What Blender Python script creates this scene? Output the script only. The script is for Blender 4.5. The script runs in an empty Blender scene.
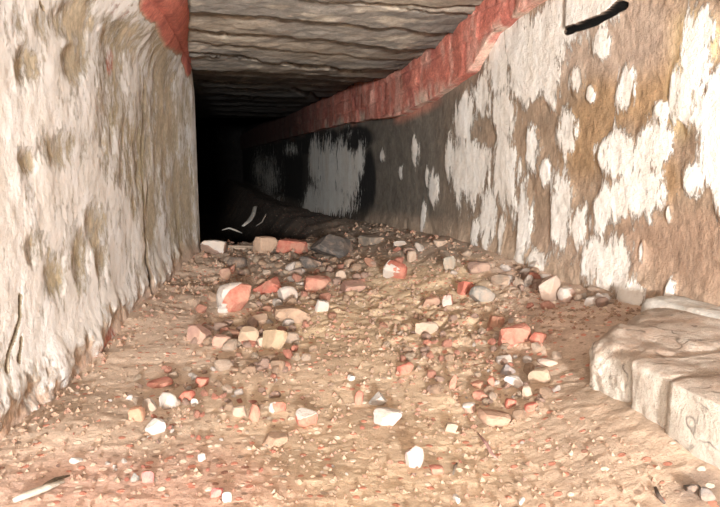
import bpy, bmesh, math, random
import numpy as np
from mathutils import Vector, Matrix, Euler

random.seed(11)
C = bpy.context.scene.collection
F = 623.0
YAW, PITCH = math.radians(14.2505), math.radians(-8.5353)

# ------------------------------------------------------------------ camera frame (camera stands at the origin)
_c, _s = math.cos(YAW), math.sin(YAW)
_cp, _sp = math.cos(PITCH), math.sin(PITCH)
RT = np.array([_c, -_s, 0.0]); FW = np.array([_s*_cp, _c*_cp, _sp]); UP = np.array([-_s*_sp, -_c*_sp, _cp])

def ray(px, py):
    d = FW + RT*(px-360)/F + UP*(253.5-py)/F
    return d/d[1]

def proj(P):
    z = P @ FW
    zz = np.where(z > .05, z, np.nan)
    return 360 + F*(P @ RT)/zz, 253.5 - F*(P @ UP)/zz

# ------------------------------------------------------------------ noise
def _h(ix, iy, iz, seed):
    n = (ix*374761393 + iy*668265263 + iz*2147483647 + seed*1274126177) & 0xFFFFFFFF
    n = ((n ^ (n >> 13))*1274126177) & 0xFFFFFFFF
    n = ((n ^ (n >> 16))*2246822519) & 0xFFFFFFFF
    return ((n ^ (n >> 15)) & 0xFFFFFF)/float(0xFFFFFF)

def vn(P, seed=0):
    P = np.asarray(P, float)
    i = np.floor(P).astype(np.int64); f = P-i; f = f*f*(3-2*f)
    x, y, z = i[..., 0], i[..., 1], i[..., 2]
    r = 0
    for a in (0, 1):
        for b in (0, 1):
            for c in (0, 1):
                w = (f[..., 0] if a else 1-f[..., 0])*(f[..., 1] if b else 1-f[..., 1])*(f[..., 2] if c else 1-f[..., 2])
                r = r + w*_h(x+a, y+b, z+c, seed)
    return r

def fbm(P, sc, octv=4, seed=0, gain=.5):
    P = np.asarray(P, float)*np.asarray(sc, float)
    t = 0; a = 1; s = 0
    for k in range(octv):
        t = t + a*vn(P*(2.03**k)+17.3*k, seed+k*7); s += a; a *= gain
    return t/s

def sstep(x, a, b):
    t = np.clip((x-a)/(b-a), 0, 1)
    return t*t*(3-2*t)

def ell(px, py, lst):
    """max over soft ellipses: 1 in the middle, .5 on the rim, 0 at 1.6 radii"""
    m = np.zeros(px.shape)
    for (cx, cy, rx, ry) in lst:
        d = np.sqrt(((px-cx)/rx)**2 + ((py-cy)/ry)**2)
        m = np.maximum(m, np.clip(1-d*.5, 0, 1))
    return np.nan_to_num(m)

def seg(px, py, pts):
    """distance in pixels to a polyline"""
    best = np.full(px.shape, 1e9)
    for (x0, y0), (x1, y1) in zip(pts[:-1], pts[1:]):
        dx, dy = x1-x0, y1-y0
        t = np.clip(((px-x0)*dx+(py-y0)*dy)/(dx*dx+dy*dy), 0, 1)
        best = np.minimum(best, np.hypot(px-x0-t*dx, py-y0-t*dy))
    return np.nan_to_num(best, nan=1e9)

def mixc(a, b, t):
    return a*(1-t[..., None]) + np.asarray(b)*t[..., None]

# ------------------------------------------------------------------ object helpers
def tag(o, label=None, cat=None, group=None, kind=None):
    if label: o['label'] = label
    if cat: o['category'] = cat
    if group: o['group'] = group
    if kind: o['kind'] = kind
    return o

def grid_obj(name, P, mat, attrs=None, col=None, flip=False, kind='structure'):
    n, m = P.shape[:2]
    me = bpy.data.meshes.new(name)
    idx = np.arange(n*m).reshape(n, m)
    q = np.stack([idx[:-1, :-1], idx[1:, :-1], idx[1:, 1:], idx[:-1, 1:]], -1).reshape(-1, 4)
    if flip: q = q[:, ::-1]
    me.vertices.add(n*m); me.vertices.foreach_set('co', P.reshape(-1).astype(np.float32))
    me.loops.add(q.size); me.loops.foreach_set('vertex_index', q.reshape(-1).astype(np.int32))
    me.polygons.add(len(q)); me.polygons.foreach_set('loop_start', np.arange(0, q.size, 4, dtype=np.int32))
    me.update(calc_edges=True); me.validate()
    me.polygons.foreach_set('use_smooth', np.ones(len(me.polygons), bool))
    if col is not None:
        a = me.color_attributes.new('base', 'FLOAT_COLOR', 'POINT')
        c = np.ones((n*m, 4), np.float32); c[:, :3] = col.reshape(-1, 3)
        a.data.foreach_set('color', c.reshape(-1))
    for k, v in (attrs or {}).items():
        a = me.attributes.new(k, 'FLOAT', 'POINT')
        a.data.foreach_set('value', v.reshape(-1).astype(np.float32))
    me.materials.append(mat)
    o = bpy.data.objects.new(name, me); C.objects.link(o)
    if kind: o['kind'] = kind
    return o

def link(name, bm, mat, parent=None, smooth=False):
    me = bpy.data.meshes.new(name); bm.to_mesh(me); bm.free()
    if smooth:
        me.polygons.foreach_set('use_smooth', np.ones(len(me.polygons), bool))
    for mm in (mat if isinstance(mat, list) else [mat]): me.materials.append(mm)
    o = bpy.data.objects.new(name, me); C.objects.link(o)
    if parent: o.parent = parent
    return o

# ------------------------------------------------------------------ materials
def nodes(name):
    m = bpy.data.materials.new(name); m.use_nodes = True
    nt = m.node_tree; b = nt.nodes['Principled BSDF']
    b.inputs['Roughness'].default_value = .9
    b.inputs['Specular IOR Level'].default_value = .25
    return m, nt, b

def N(nt, t, **k):
    n = nt.nodes.new(t)
    for a, v in k.items():
        if a in n.inputs: n.inputs[a].default_value = v
        else: setattr(n, a, v)
    return n

def noise(nt, coord, scale, detail=6, rough=.6, dist=0):
    n = N(nt, 'ShaderNodeTexNoise'); n.inputs['Scale'].default_value = scale
    n.inputs['Detail'].default_value = detail; n.inputs['Roughness'].default_value = rough
    n.inputs['Distortion'].default_value = dist
    nt.links.new(coord, n.inputs['Vector']); return n.outputs['Fac']

def mapr(nt, v, a, b, c=0, d=1):
    n = N(nt, 'ShaderNodeMapRange'); n.clamp = True
    for i, x in zip(('From Min', 'From Max', 'To Min', 'To Max'), (a, b, c, d)): n.inputs[i].default_value = x
    nt.links.new(v, n.inputs['Value']); return n.outputs['Result']

def mth(nt, op, a, b):
    n = N(nt, 'ShaderNodeMath', operation=op)
    for i, x in enumerate((a, b)):
        if isinstance(x, (int, float)): n.inputs[i].default_value = x
        else: nt.links.new(x, n.inputs[i])
    return n.outputs[0]

def mixn(nt, fac, a, b, blend='MIX'):
    n = N(nt, 'ShaderNodeMix', data_type='RGBA', blend_type=blend)
    for s, x in ((n.inputs[0], fac), (n.inputs[6], a), (n.inputs[7], b)):
        if isinstance(x, (int, float)): s.default_value = x
        elif isinstance(x, tuple): s.default_value = (*x, 1)
        else: nt.links.new(x, s)
    return n.outputs[2]

def bump(nt, b, h, dist, strength=1, prev=None):
    n = N(nt, 'ShaderNodeBump'); n.inputs['Distance'].default_value = dist; n.inputs['Strength'].default_value = strength
    nt.links.new(h, n.inputs['Height'])
    if prev: nt.links.new(prev, n.inputs['Normal'])
    nt.links.new(n.outputs[0], b.inputs['Normal']); return n.outputs[0]

def attr(nt, name, out='Fac'):
    n = N(nt, 'ShaderNodeAttribute'); n.attribute_name = name
    return n.outputs[out]

def coords(nt, scale=(1, 1, 1)):
    t = N(nt, 'ShaderNodeTexCoord'); mp = N(nt, 'ShaderNodeMapping')
    mp.inputs['Scale'].default_value = scale
    nt.links.new(t.outputs['Object'], mp.inputs['Vector']); return mp.outputs['Vector']

def mat_wall(name, white, grime, amp=1.9, soft=.07, st=.32):
    """flaking limewash over render: 'base' colour attribute, 'plaster' field cut into ragged flakes"""
    m, nt, b = nodes(name)
    c = coords(nt); cs = coords(nt, (1, 1, st))
    n1 = noise(nt, cs, 26, 9, .75, .1)
    n2 = noise(nt, cs, 75, 6, .75)
    f = mth(nt, 'ADD', attr(nt, 'plaster'), mth(nt, 'MULTIPLY', mth(nt, 'SUBTRACT', n1, .5), amp))
    f = mth(nt, 'ADD', f, mth(nt, 'MULTIPLY', mth(nt, 'SUBTRACT', n2, .5), amp*.5))
    mask = mapr(nt, f, .5-soft, .5+soft)
    v = mapr(nt, noise(nt, c, 9, 8, .7), .3, .7, .72, 1.22)
    base = mixn(nt, 1.0, attr(nt, 'base', 'Color'), v, 'MULTIPLY')
    fine = mapr(nt, noise(nt, cs, 110, 4, .7), .32, .68, .72, 1.25)
    base = mixn(nt, 1.0, base, fine, 'MULTIPLY')
    g = mapr(nt, noise(nt, cs, 7, 8, .72, .6), .42, .66)
    gg = mth(nt, 'MULTIPLY', g, attr(nt, 'dirt'))
    wc = mixn(nt, gg, white, grime)
    wc = mixn(nt, mapr(nt, noise(nt, c, 60, 4, .7), .56, .74, 0, .45), wc, grime)
    colr = mixn(nt, mask, base, wc)
    nt.links.new(colr, b.inputs['Base Color'])
    h = bump(nt, b, mth(nt, 'MULTIPLY', mask, 1.0), .004, .8)
    h2 = bump(nt, b, noise(nt, c, 40, 8, .7), .012, .6, h)
    bump(nt, b, noise(nt, c, 190, 4, .7), .003, .6, h2)
    return m

def mat_attr(name, sc=30, fine=150, dist=.01, var=(.7, 1.25), streak=(1, 1, 1)):
    m, nt, b = nodes(name)
    c = coords(nt, streak)
    v = mapr(nt, noise(nt, c, sc, 8, .7), .3, .7, *var)
    base = mixn(nt, 1.0, attr(nt, 'base', 'Color'), v, 'MULTIPLY')
    v2 = mapr(nt, noise(nt, c, fine, 5, .7), .3, .7, .75, 1.2)
    base = mixn(nt, 1.0, base, v2, 'MULTIPLY')
    nt.links.new(base, b.inputs['Base Color'])
    h = bump(nt, b, noise(nt, c, sc*1.5, 8, .7), dist, .8)
    bump(nt, b, noise(nt, c, fine, 4, .7), dist*.3, .7, h)
    return m

def mat_dirt():
    m, nt, b = nodes('dusty_rubble_floor')
    c = coords(nt)
    base = attr(nt, 'base', 'Color')
    v = mapr(nt, noise(nt, c, 14, 8, .7), .3, .7, .8, 1.18)
    base = mixn(nt, 1.0, base, v, 'MULTIPLY')
    # crumbs of brick and plaster trodden into the dirt
    vo = N(nt, 'ShaderNodeTexVoronoi'); vo.inputs['Scale'].default_value = 75; nt.links.new(c, vo.inputs['Vector'])
    sep = N(nt, 'ShaderNodeSeparateColor'); nt.links.new(vo.outputs['Color'], sep.inputs[0])
    cr = mth(nt, 'ADD', attr(nt, 'crumbs'), mth(nt, 'MULTIPLY', mth(nt, 'SUBTRACT', noise(nt, c, 9, 4), .5), .8))
    inside = mapr(nt, vo.outputs['Distance'], .32, .42, 1, 0)
    red = mth(nt, 'MULTIPLY', mth(nt, 'LESS_THAN', sep.outputs[0], mth(nt, 'MULTIPLY', cr, .30)), inside)
    wh = mth(nt, 'MULTIPLY', mth(nt, 'LESS_THAN', sep.outputs[1], mth(nt, 'MULTIPLY', cr, .26)), inside)
    dk = mth(nt, 'MULTIPLY', mth(nt, 'LESS_THAN', sep.outputs[2], mth(nt, 'MULTIPLY', cr, .12)), inside)
    base = mixn(nt, mth(nt, 'MULTIPLY', red, .75), base, (.62, .22, .15))
    base = mixn(nt, mth(nt, 'MULTIPLY', wh, .8), base, (.85, .72, .58))
    base = mixn(nt, mth(nt, 'MULTIPLY', dk, .7), base, (.2, .13, .09))
    v2 = mapr(nt, noise(nt, c, 220, 4, .7), .3, .7, .82, 1.18)
    base = mixn(nt, 1.0, base, v2, 'MULTIPLY')
    nt.links.new(base, b.inputs['Base Color'])
    hh = mth(nt, 'ADD', noise(nt, c, 45, 8, .7), mth(nt, 'MULTIPLY', mth(nt, 'MAXIMUM', red, wh), .35))
    h = bump(nt, b, hh, .006, .6)
    bump(nt, b, noise(nt, c, 160, 5, .7), .0025, .6, h)
    return m

_mc = {}
def mat_rock(col, dust=.35, dustcol=(.54, .37, .26)):
    k = (col, dust, dustcol)
    if k in _mc: return _mc[k]
    m, nt, b = nodes('rubble_%d' % len(_mc))
    g = .66 if col[1] > .2 else .85
    col = tuple(q*g for q in col); dustcol = tuple(q*.70 for q in dustcol)
    c = coords(nt)
    v = mapr(nt, noise(nt, c, 45, 6, .7), .3, .7, .72, 1.25)
    base = mixn(nt, 1.0, col, v, 'MULTIPLY')
    base = mixn(nt, mapr(nt, noise(nt, c, 22, 7, .75), .5-dust*.35, .78-dust*.35, 0, .85), base, dustcol)
    nt.links.new(base, b.inputs['Base Color'])
    h = bump(nt, b, noise(nt, c, 90, 6, .7), .004, .8)
    _mc[k] = m
    return m

# ------------------------------------------------------------------ the passage: profiles
def XL(y):      # left wall face at mid height
    return np.interp(y, [-3, 0, .92, 1.36, 1.91, 2.3, 2.72], [-.98, -.44, -.285, -.219, -.148, -.09, -.012])
def XR(y):
    return .89 + 0*y
def ZC(y):      # underside of ceiling along the right wall
    return np.interp(y, [-3, 1.2, 1.83, 2.05, 2.28, 2.7, 3.5, 5.5, 7.9, 15], [.52, .50, .483, .447, .409, .384, .407, .433, .452, .46])
def ZB(y):      # lower edge of the bare brick band on the right wall
    return np.interp(y, [-3, 1.2, 1.62, 1.81, 1.96, 2.3, 2.76, 4.03, 11, 15], [.47, .45, .414, .385, .294, .24, .198, .225, .221, .22])
def ZRF(y):     # floor at foot of right wall
    return np.interp(y, [-3, .9, 1.3, 1.62, 2.25, 3.5, 5.23, 8, 15], [-.38, -.315, -.305, -.302, -.287, -.357, -.437, -.48, -.5])

def FZ(x, y, detail=True):
    x = np.asarray(x, float); y = np.asarray(y, float)
    xl = np.where(y < 2.72, XL(y), -.012)
    s = np.clip((x-xl)/(XR(y)-xl), 0, 1)
    mid = -.392 + .0*y
    z = mid + (ZRF(y)-mid)*sstep(s, .55, 1.0)
    z = z + .012*sstep(s, .22, 0)                              # fillet at left wall
    # sandy hump across the middle, then the far side
    z = z + .020*np.exp(-((x-.45)/.22)**2-((y-1.75)/.45)**2)
    # behind the rubble crest on the left the ground falls into the dark
    dr = sstep(y, 2.95, 3.7)*sstep(x, .62, .28)
    z = z - .42*dr
    P = np.stack([x, y, 0*x], -1)
    z = z + .030*sstep(x, .33, .565)*sstep(y, 1.5, .70)
    z = z + .034*(fbm(P, 3.4, 2, 5)-.5)
    if detail:
        z = z + (.004+.014*sstep(y, .8, 1.8))*(fbm(P, 13, 3, 9)-.5)
        z = z + .004*(fbm(P, 60, 3, 12)-.5)
        rub = np.exp(-((x-.25)/.35)**2-((y-2.2)/.6)**2) + .7*np.exp(-((x-.62)/.25)**2-((y-1.35)/.35)**2) + .6*sstep(y, 2.2, 2.6)
        z = z + rub*.035*(np.abs(fbm(P, 22, 3, 31)-.5)*2-.12)
    return z

def hit(px, py):
    """where the line of sight meets the floor"""
    d = ray(px, py); y = .3
    while y < 9:
        if d[2]*y < FZ(d[0]*y, y, False): break
        y += .004
    return d[0]*y, y, float(FZ(d[0]*y, y, False))

def ysamp(y0, y1, n, pre=()):
    """depths evenly spaced as seen down the passage"""
    return np.concatenate([np.array(pre, float), 1/np.linspace(1/y0, 1/y1, n)])

# ------------------------------------------------------------------ right wall
WHITE = [(620, 90, 9, 19), (597, 45, 8, 14), (562, 135, 9, 22), (612, 158, 18, 24), (640, 152, 9, 26), (656, 150, 10, 28),
         (632, 195, 26, 26), (690, 60, 15, 42), (677, 95, 13, 34), (705, 105, 22, 34), (712, 160, 18, 32), (688, 180, 9, 18), (716, 200, 9, 28),
         (470, 165, 17, 32), (502, 168, 13, 40), (500, 120, 10, 28), (520, 225, 6, 38), (556, 210, 12, 34), (590, 262, 10, 22),
         (610, 268, 20, 28), (632, 298, 14, 12), (664, 215, 4, 9), (637, 253, 3, 10), (667, 290, 5, 12),
         (484, 215, 7, 26), (472, 232, 3, 14), (498, 232, 3, 18), (493, 60, 12, 34), (512, 45, 12, 28), (538, 45, 18, 26),
         (560, 20, 22, 22), (590, 8, 24, 14), (525, 80, 22, 22), (545, 75, 8, 32), (572, 80, 6, 14), (480, 95, 8, 18), (462, 120, 9, 22),
         (412, 150, 3, 12), (430, 190, 4, 14), (424, 178, 2, 8), (398, 172, 2, 6), (421, 216, 2, 14), (380, 156, 2, 5),
         (327, 172, 13, 25), (344, 172, 13, 27), (357, 160, 6, 16), (330, 200, 20, 14), (313, 160, 5, 18), (309, 205, 6, 16),
         (446, 155, 4, 20), (455, 175, 5, 26), (598, 205, 14, 26), (575, 225, 6, 18), (535, 262, 8, 12), (655, 110, 7, 10),
         (700, 30, 10, 20), (540, 175, 4, 14), (528, 145, 7, 22), (586, 95, 4, 9)]
FAINT = [(268, 178, 13, 26), (290, 150, 8, 8), (258, 170, 8, 20), (275, 205, 10, 12)]
HOLES = [(600, 75, 14, 20), (648, 70, 16, 40), (650, 40, 22, 34), (640, 20, 20, 20), (690, 235, 42, 40), (660, 250, 16, 34), (590, 190, 10, 26),
         (575, 165, 12, 26), (700, 90, 6, 12), (480, 135, 12, 14), (536, 120, 12, 20), (540, 220, 7, 34), (675, 130, 6, 10), (590, 120, 14, 20),
         (515, 140, 9, 16), (665, 170, 8, 22), (700, 275, 50, 25), (352, 145, 6, 10), (365, 175, 7, 30), (300, 170, 6, 30)]

CRACK_R = [(563, 31), (575, 27), (592, 21), (606, 14), (620, 4)]

def right_wall():
    ys = ysamp(.80, 14.5, 500, np.linspace(-3, .72, 24))
    zs = np.linspace(-.62, .62, 460)
    Y, Z = np.meshgrid(ys, zs, indexing='ij')
    P = np.stack([XR(Y), Y, Z], -1)
    px, py = proj(P)
    st = P*np.array([1, 1, .5])
    w = ell(px, py, WHITE); hol = ell(px, py, HOLES); fa = ell(px, py, FAINT)
    gen = fbm(st, 7, 4, 41)
    inside = (np.nan_to_num(px, nan=-99) > 240) & (np.nan_to_num(px, nan=-99) < 722) & (np.nan_to_num(py, nan=-99) > -3)
    pl = .10 + w*.95 - np.where(hol > .35, (hol-.35)*.7, 0)
    pl = np.where(inside, pl, .38+.5*(gen-.5))
    pl = np.maximum(pl, fa*.62)
    pl = np.clip(pl, 0, 1)
    # base render: brown near, dark grey damp farther in, orange stains, soot in the depth
    n = fbm(st, 3, 4, 3)
    brown = np.array([.37, .27, .19]); grey = np.array([.17, .15, .125]); orange = np.array([.37, .24, .13]); pink = np.array([.55, .40, .31])
    col = np.broadcast_to(brown, P.shape).copy()
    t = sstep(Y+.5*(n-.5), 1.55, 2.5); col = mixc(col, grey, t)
    def blob(lst, c, k=1.0):
        nonlocal col
        e = ell(px, py, lst); col = mixc(col, c, np.clip(sstep(e+.25*(n-.5), .25, .7)*k, 0, 1))
    blob([(640, 95, 34, 34), (605, 100, 28, 30), (665, 60, 16, 40), (655, 180, 20, 24), (580, 150, 24, 30), (590, 120, 30, 26)], orange, .85)
    blob([(676, 95, 14, 40), (690, 40, 26, 26)], (.80, .62, .35), .8)
    blob([(690, 250, 50, 40), (640, 240, 30, 30), (700, 290, 60, 40)], (.38, .26, .185), .9)
    blob([(615, 35, 50, 42), (560, 60, 30, 20)], (.48, .37, .29), .95)
    blob([(600, 265, 45, 25), (560, 240, 30, 30)], pink, .4)
    # soot
    depth_dark = sstep(Y, 4.4, 6.0)*.88
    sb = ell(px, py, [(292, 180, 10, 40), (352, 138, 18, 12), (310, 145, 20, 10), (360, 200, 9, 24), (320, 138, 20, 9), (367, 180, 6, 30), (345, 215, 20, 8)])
    depth_dark = np.maximum(depth_dark, sstep(sb+.25*(fbm(st, 12, 3, 8)-.5), .35, .6)*.93)
    col = mixc(col, (.010, .010, .011), depth_dark)
    # salmon scum just under the brick band
    red = sstep(Z, ZB(Y)-.05, ZB(Y)-.005)*sstep(n, .42, .6)*.7
    col = mixc(col, (.55, .24, .17), red*(1-depth_dark))
    foot = sstep(Z, ZRF(Y)+.10, ZRF(Y)+.01)*.6
    col = mixc(col, (.50, .38, .28), foot*(1-.8*depth_dark))
    crack = sstep(seg(px, py, CRACK_R)+3*(fbm(P, 30, 2, 4)-.5), 4.2, 1.6)
    # relief
    rel = .012*(fbm(P, 5, 4, 22)-.5) + .006*(fbm(P, 30, 3, 23)-.5) + .004*sstep(pl, .3, .6)
    rel = rel + .012*sstep(Z, ZRF(Y)+.12, ZRF(Y)-.02)*(1+2*(fbm(P, 14, 3, 2)-.5))
    rel = rel - .008*crack
    ly = np.interp(np.nan_to_num(px, nan=0), [q[0] for q in CRACK_R], [q[1] for q in CRACK_R])
    plate = sstep(ly-py, 1, 4)*sstep(px, 558, 566)*sstep(px, 628, 618)
    rel = rel + .010*np.nan_to_num(plate)
    pl = np.maximum(pl, np.nan_to_num(plate)*.9)
    # plaster standing proud above the crack at the top
    P[..., 0] -= rel
    P[..., 0] += .015
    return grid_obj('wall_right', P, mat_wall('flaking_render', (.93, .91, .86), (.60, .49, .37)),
                    dict(plaster=pl-3*crack, dirt=.25+.5*n), mixc(col, (.003, .003, .003), sstep(crack, 0, .4)), flip=False)  # shade inside the crack painted near-black into the base colour

wall_right = right_wall()

# ------------------------------------------------------------------ brick courses under the ceiling, right wall
def brick_band():
    ys = ysamp(1.15, 14, 520, np.linspace(-3, 1.1, 60))
    ts = np.linspace(0, 1, 64)
    Y, T = np.meshgrid(ys, ts, indexing='ij')
    zb = ZB(Y) + .018*(fbm(np.stack([Y, 0*Y, 0*Y], -1), 6, 3, 5)-.5)
    zt = ZC(Y)+.06
    # section: back of underside -> front lower edge -> up to the ceiling
    u = np.clip(T/.16, 0, 1); v = np.clip((T-.16)/.84, 0, 1)
    Z = zb + (zt-zb)*v
    proud = .024 - .018*sstep(Y, 1.9, 1.5)
    X = .915 - (.025+proud)*u
    course = .075
    row = np.floor((Z-.02*np.sin(Y*1.3))/course)
    fz = (Z-.02*np.sin(Y*1.3))/course-row
    off = (row % 2)*.11
    yy = (Y+off+.02*vn(np.stack([row, 0*row, 0*row], -1), 3))/.225
    cell = np.floor(yy); fy = yy-cell
    ez = np.minimum(fz, 1-fz)*course; ey = np.minimum(fy, 1-fy)*.225
    j = np.maximum(sstep(ez, .008, .003)*.7, sstep(ey, .008, .003)*.8)*sstep(fbm(np.stack([Y, 0*Y, Z], -1), 12, 3, 19), .42, .58)
    P = np.stack([X, Y, Z], -1)
    rnd = vn(np.stack([cell*3.7, row*5.1, 0*cell], -1)+.5, 9)
    X = X + j*.005*u - (rnd-.5)*.012*u + .010*(fbm(P, 25, 4, 7)-.5) + .016*(fbm(P, 6, 3, 8)-.5)*u
    Z = Z + .006*(fbm(P, 20, 3, 3)-.5)
    P = np.stack([X, Y, Z], -1)
    n = fbm(P, 9, 4, 77)
    col = np.broadcast_to(np.array([.60, .19, .145]), P.shape).copy()
    col = mixc(col, (.62, .25, .18), rnd*.7)
    col = mixc(col, (.33, .09, .08), sstep(n, .55, .75)*.5)
    col = mixc(col, (.36, .16, .13), j*.5)
    smear = fbm(P*np.array([1, 1, .3]), 24, 4, 88)
    col = mixc(col, (.72, .42, .34), sstep(smear, .48, .66)*.6)
    lime = sstep(n*.5+.5*(1-v), .62, .85)*sstep(fbm(P*np.array([1, 1, .4]), 18, 3, 51), .40, .6)
    col = mixc(col, (.80, .68, .55), lime*.75)
    near = sstep(Y, 1.75, 1.45)*sstep(fbm(P, 10, 3, 1), .3, .6)
    col = mixc(col, (.75, .62, .52), near*.7)
    depth_dark = sstep(Y, 3.2, 6.2)*.85  # brick colour darkens with depth
    col = mixc(col, (.014, .012, .012), depth_dark)
    P[..., 0] += 0
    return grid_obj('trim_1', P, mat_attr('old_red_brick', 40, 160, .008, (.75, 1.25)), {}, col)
brick_band()

# ------------------------------------------------------------------ left wall, flaring out to a brick corbel under the ceiling
CRACKS_L = [[(143, 90), (142, 180), (144, 250), (146, 309)], [(155, 318), (157, 340)], [(18, 296), (17, 318), (12, 335), (4, 356), (2, 372)],
            [(18, 338), (17, 350), (14, 362)], [(166, 318), (165, 330)], [(36, 3), (40, 9)]]
RED_L = [(178, 18, 14, 36), (158, 8, 19, 18), (187, 50, 7, 24), (172, 30, 14, 20)]
TAN_L = [(26, 65, 12, 22), (72, 62, 15, 17), (60, 150, 26, 18), (110, 100, 14, 60), (95, 225, 10, 24), (55, 275, 14, 30), (125, 150, 12, 50), (30, 250, 10, 20),
         (150, 210, 7, 30), (168, 120, 14, 50), (180, 200, 12, 60), (160, 60, 12, 40), (60, 20, 40, 18), (120, 40, 20, 20), (75, 262, 12, 34), (100, 260, 6, 22), (28, 160, 14, 14), (140, 140, 8, 60)]

def left_wall():
    ys = ysamp(.80, 2.70, 330, np.linspace(-3, .74, 24))
    zs = np.linspace(-.52, .56, 300)
    ys = np.concatenate([ys, [2.715, 2.725]])
    Y, Z = np.meshgrid(ys, zs, indexing='ij')
    X0 = XL(Y)
    top = -.0092*Y
    fl = sstep(Z, .24, .47)*sstep(Y, .9, 1.9)
    X = X0 + (top-X0)*fl
    foot = sstep(Z, -.27, -.46)
    px, py = proj(np.stack([X, Y, Z], -1))
    P = np.stack([X0*.3, Y, Z], -1)
    st = P*np.array([1, 1, .55])
    n = fbm(st, 5, 4, 61)
    n2 = fbm(P, 20, 3, 62)
    ins = (np.nan_to_num(px, nan=-99) > -4)
    red = sstep(ell(px, py, RED_L)+.22*(n2-.5), .45, .56)
    red = np.where(ins, red, sstep(Z+.1*(n-.5), .36, .40))
    redst = ell(px, py, [(118, 8, 9, 9), (109, 62, 3, 12), (104, 345, 5, 16), (98, 352, 8, 8)])
    tan = ell(px, py, TAN_L)
    pl = .80 - .42*sstep(tan, .1, .95) + .5*(n-.5) + .25*(fbm(st, 14, 4, 63)-.5)*2
    pl = np.where(ins, pl, .70)
    pl = pl - .09*sstep(px, 95, 160)
    pl = np.nan_to_num(pl, nan=.7)
    pl = pl - .62*sstep(Z+.12*(n2-.5), -.29, -.40)
    pl = np.clip(pl - red*1.5, 0, 1)
    col = np.broadcast_to(np.array([.52, .44, .32]), P.shape).copy()
    col = mixc(col, (.50, .42, .27), sstep(n, .45, .65)*.7)
    col = mixc(col, (.62, .45, .36), sstep(Z, -.26, -.40)*.9)
    brickc = np.array([.60, .20, .15])
    col = mixc(col, brickc, np.clip(red+sstep(redst, .3, .6)*.8, 0, 1))
    col = mixc(col, (.35, .10, .09), red*sstep(n2, .5, .7)*.6)
    crack = np.zeros(px.shape)
    for i, c in enumerate(CRACKS_L):
        wdt = (.6, .8, 1.0, .8, .6, .8)[i]
        d = seg(px, py, c)+1.6*(fbm(P, 50, 2, 5)-.5)
        k = sstep(d, wdt+.8, wdt*.4)
        if i == 0: k = k*(.35+.65*sstep(py, 200, 235))
        crack = np.maximum(crack, np.nan_to_num(k))
    rel = .010*(fbm(P*np.array([1, 1, .8]), 5, 4, 25)-.5) + .004*(fbm(P, 26, 3, 26)-.5) + .005*sstep(pl, .35, .65)
    rel = rel*(1+1.5*sstep(Z, -.28, -.36)) + .03*foot*(.4+fbm(P, 9, 3, 71)) - .005*crack
    # brick courses relief in the corbel
    rel = rel + red*(.012*(np.abs(((Z*1.0) % .075)/.075-.5) < .42)-.006)
    rel = rel*sstep(Y, 2.72, 2.62) + 0
    P[..., 0] = X + rel
    # slightly ragged end arris
    P[..., 1] += sstep(Y, 2.5, 2.725)*.03*(fbm(np.stack([0*Z, 0*Z, Z], -1), 14, 4, 6)-.5)
    # round the arris back to the left, into the thickness of the wall
    end = P[-1:, :, :].copy()
    ext = [end + np.array([-.012, .012, 0]), end + np.array([-.05, .018, 0]), end+np.array([-1.2, .02, 0])]
    P2 = np.concatenate([P]+ext, 0)
    rep = lambda a: np.concatenate([a]+[a[-1:]]*3, 0)
    dirt = .35+.5*sstep(px, 90, 190)+.3*sstep(-py, 0, 120)
    dirt = np.nan_to_num(dirt, nan=.5)
    return grid_obj('wall_left', P2, mat_wall('limewashed_render', (.88, .87, .85), (.56, .48, .36), 2.0, .15, .6),
                    dict(plaster=rep(pl-3*crack), dirt=rep(np.clip(dirt, 0, 1))), rep(mixc(col, (.02, .016, .012), crack)), flip=True)
left_wall()

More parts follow.
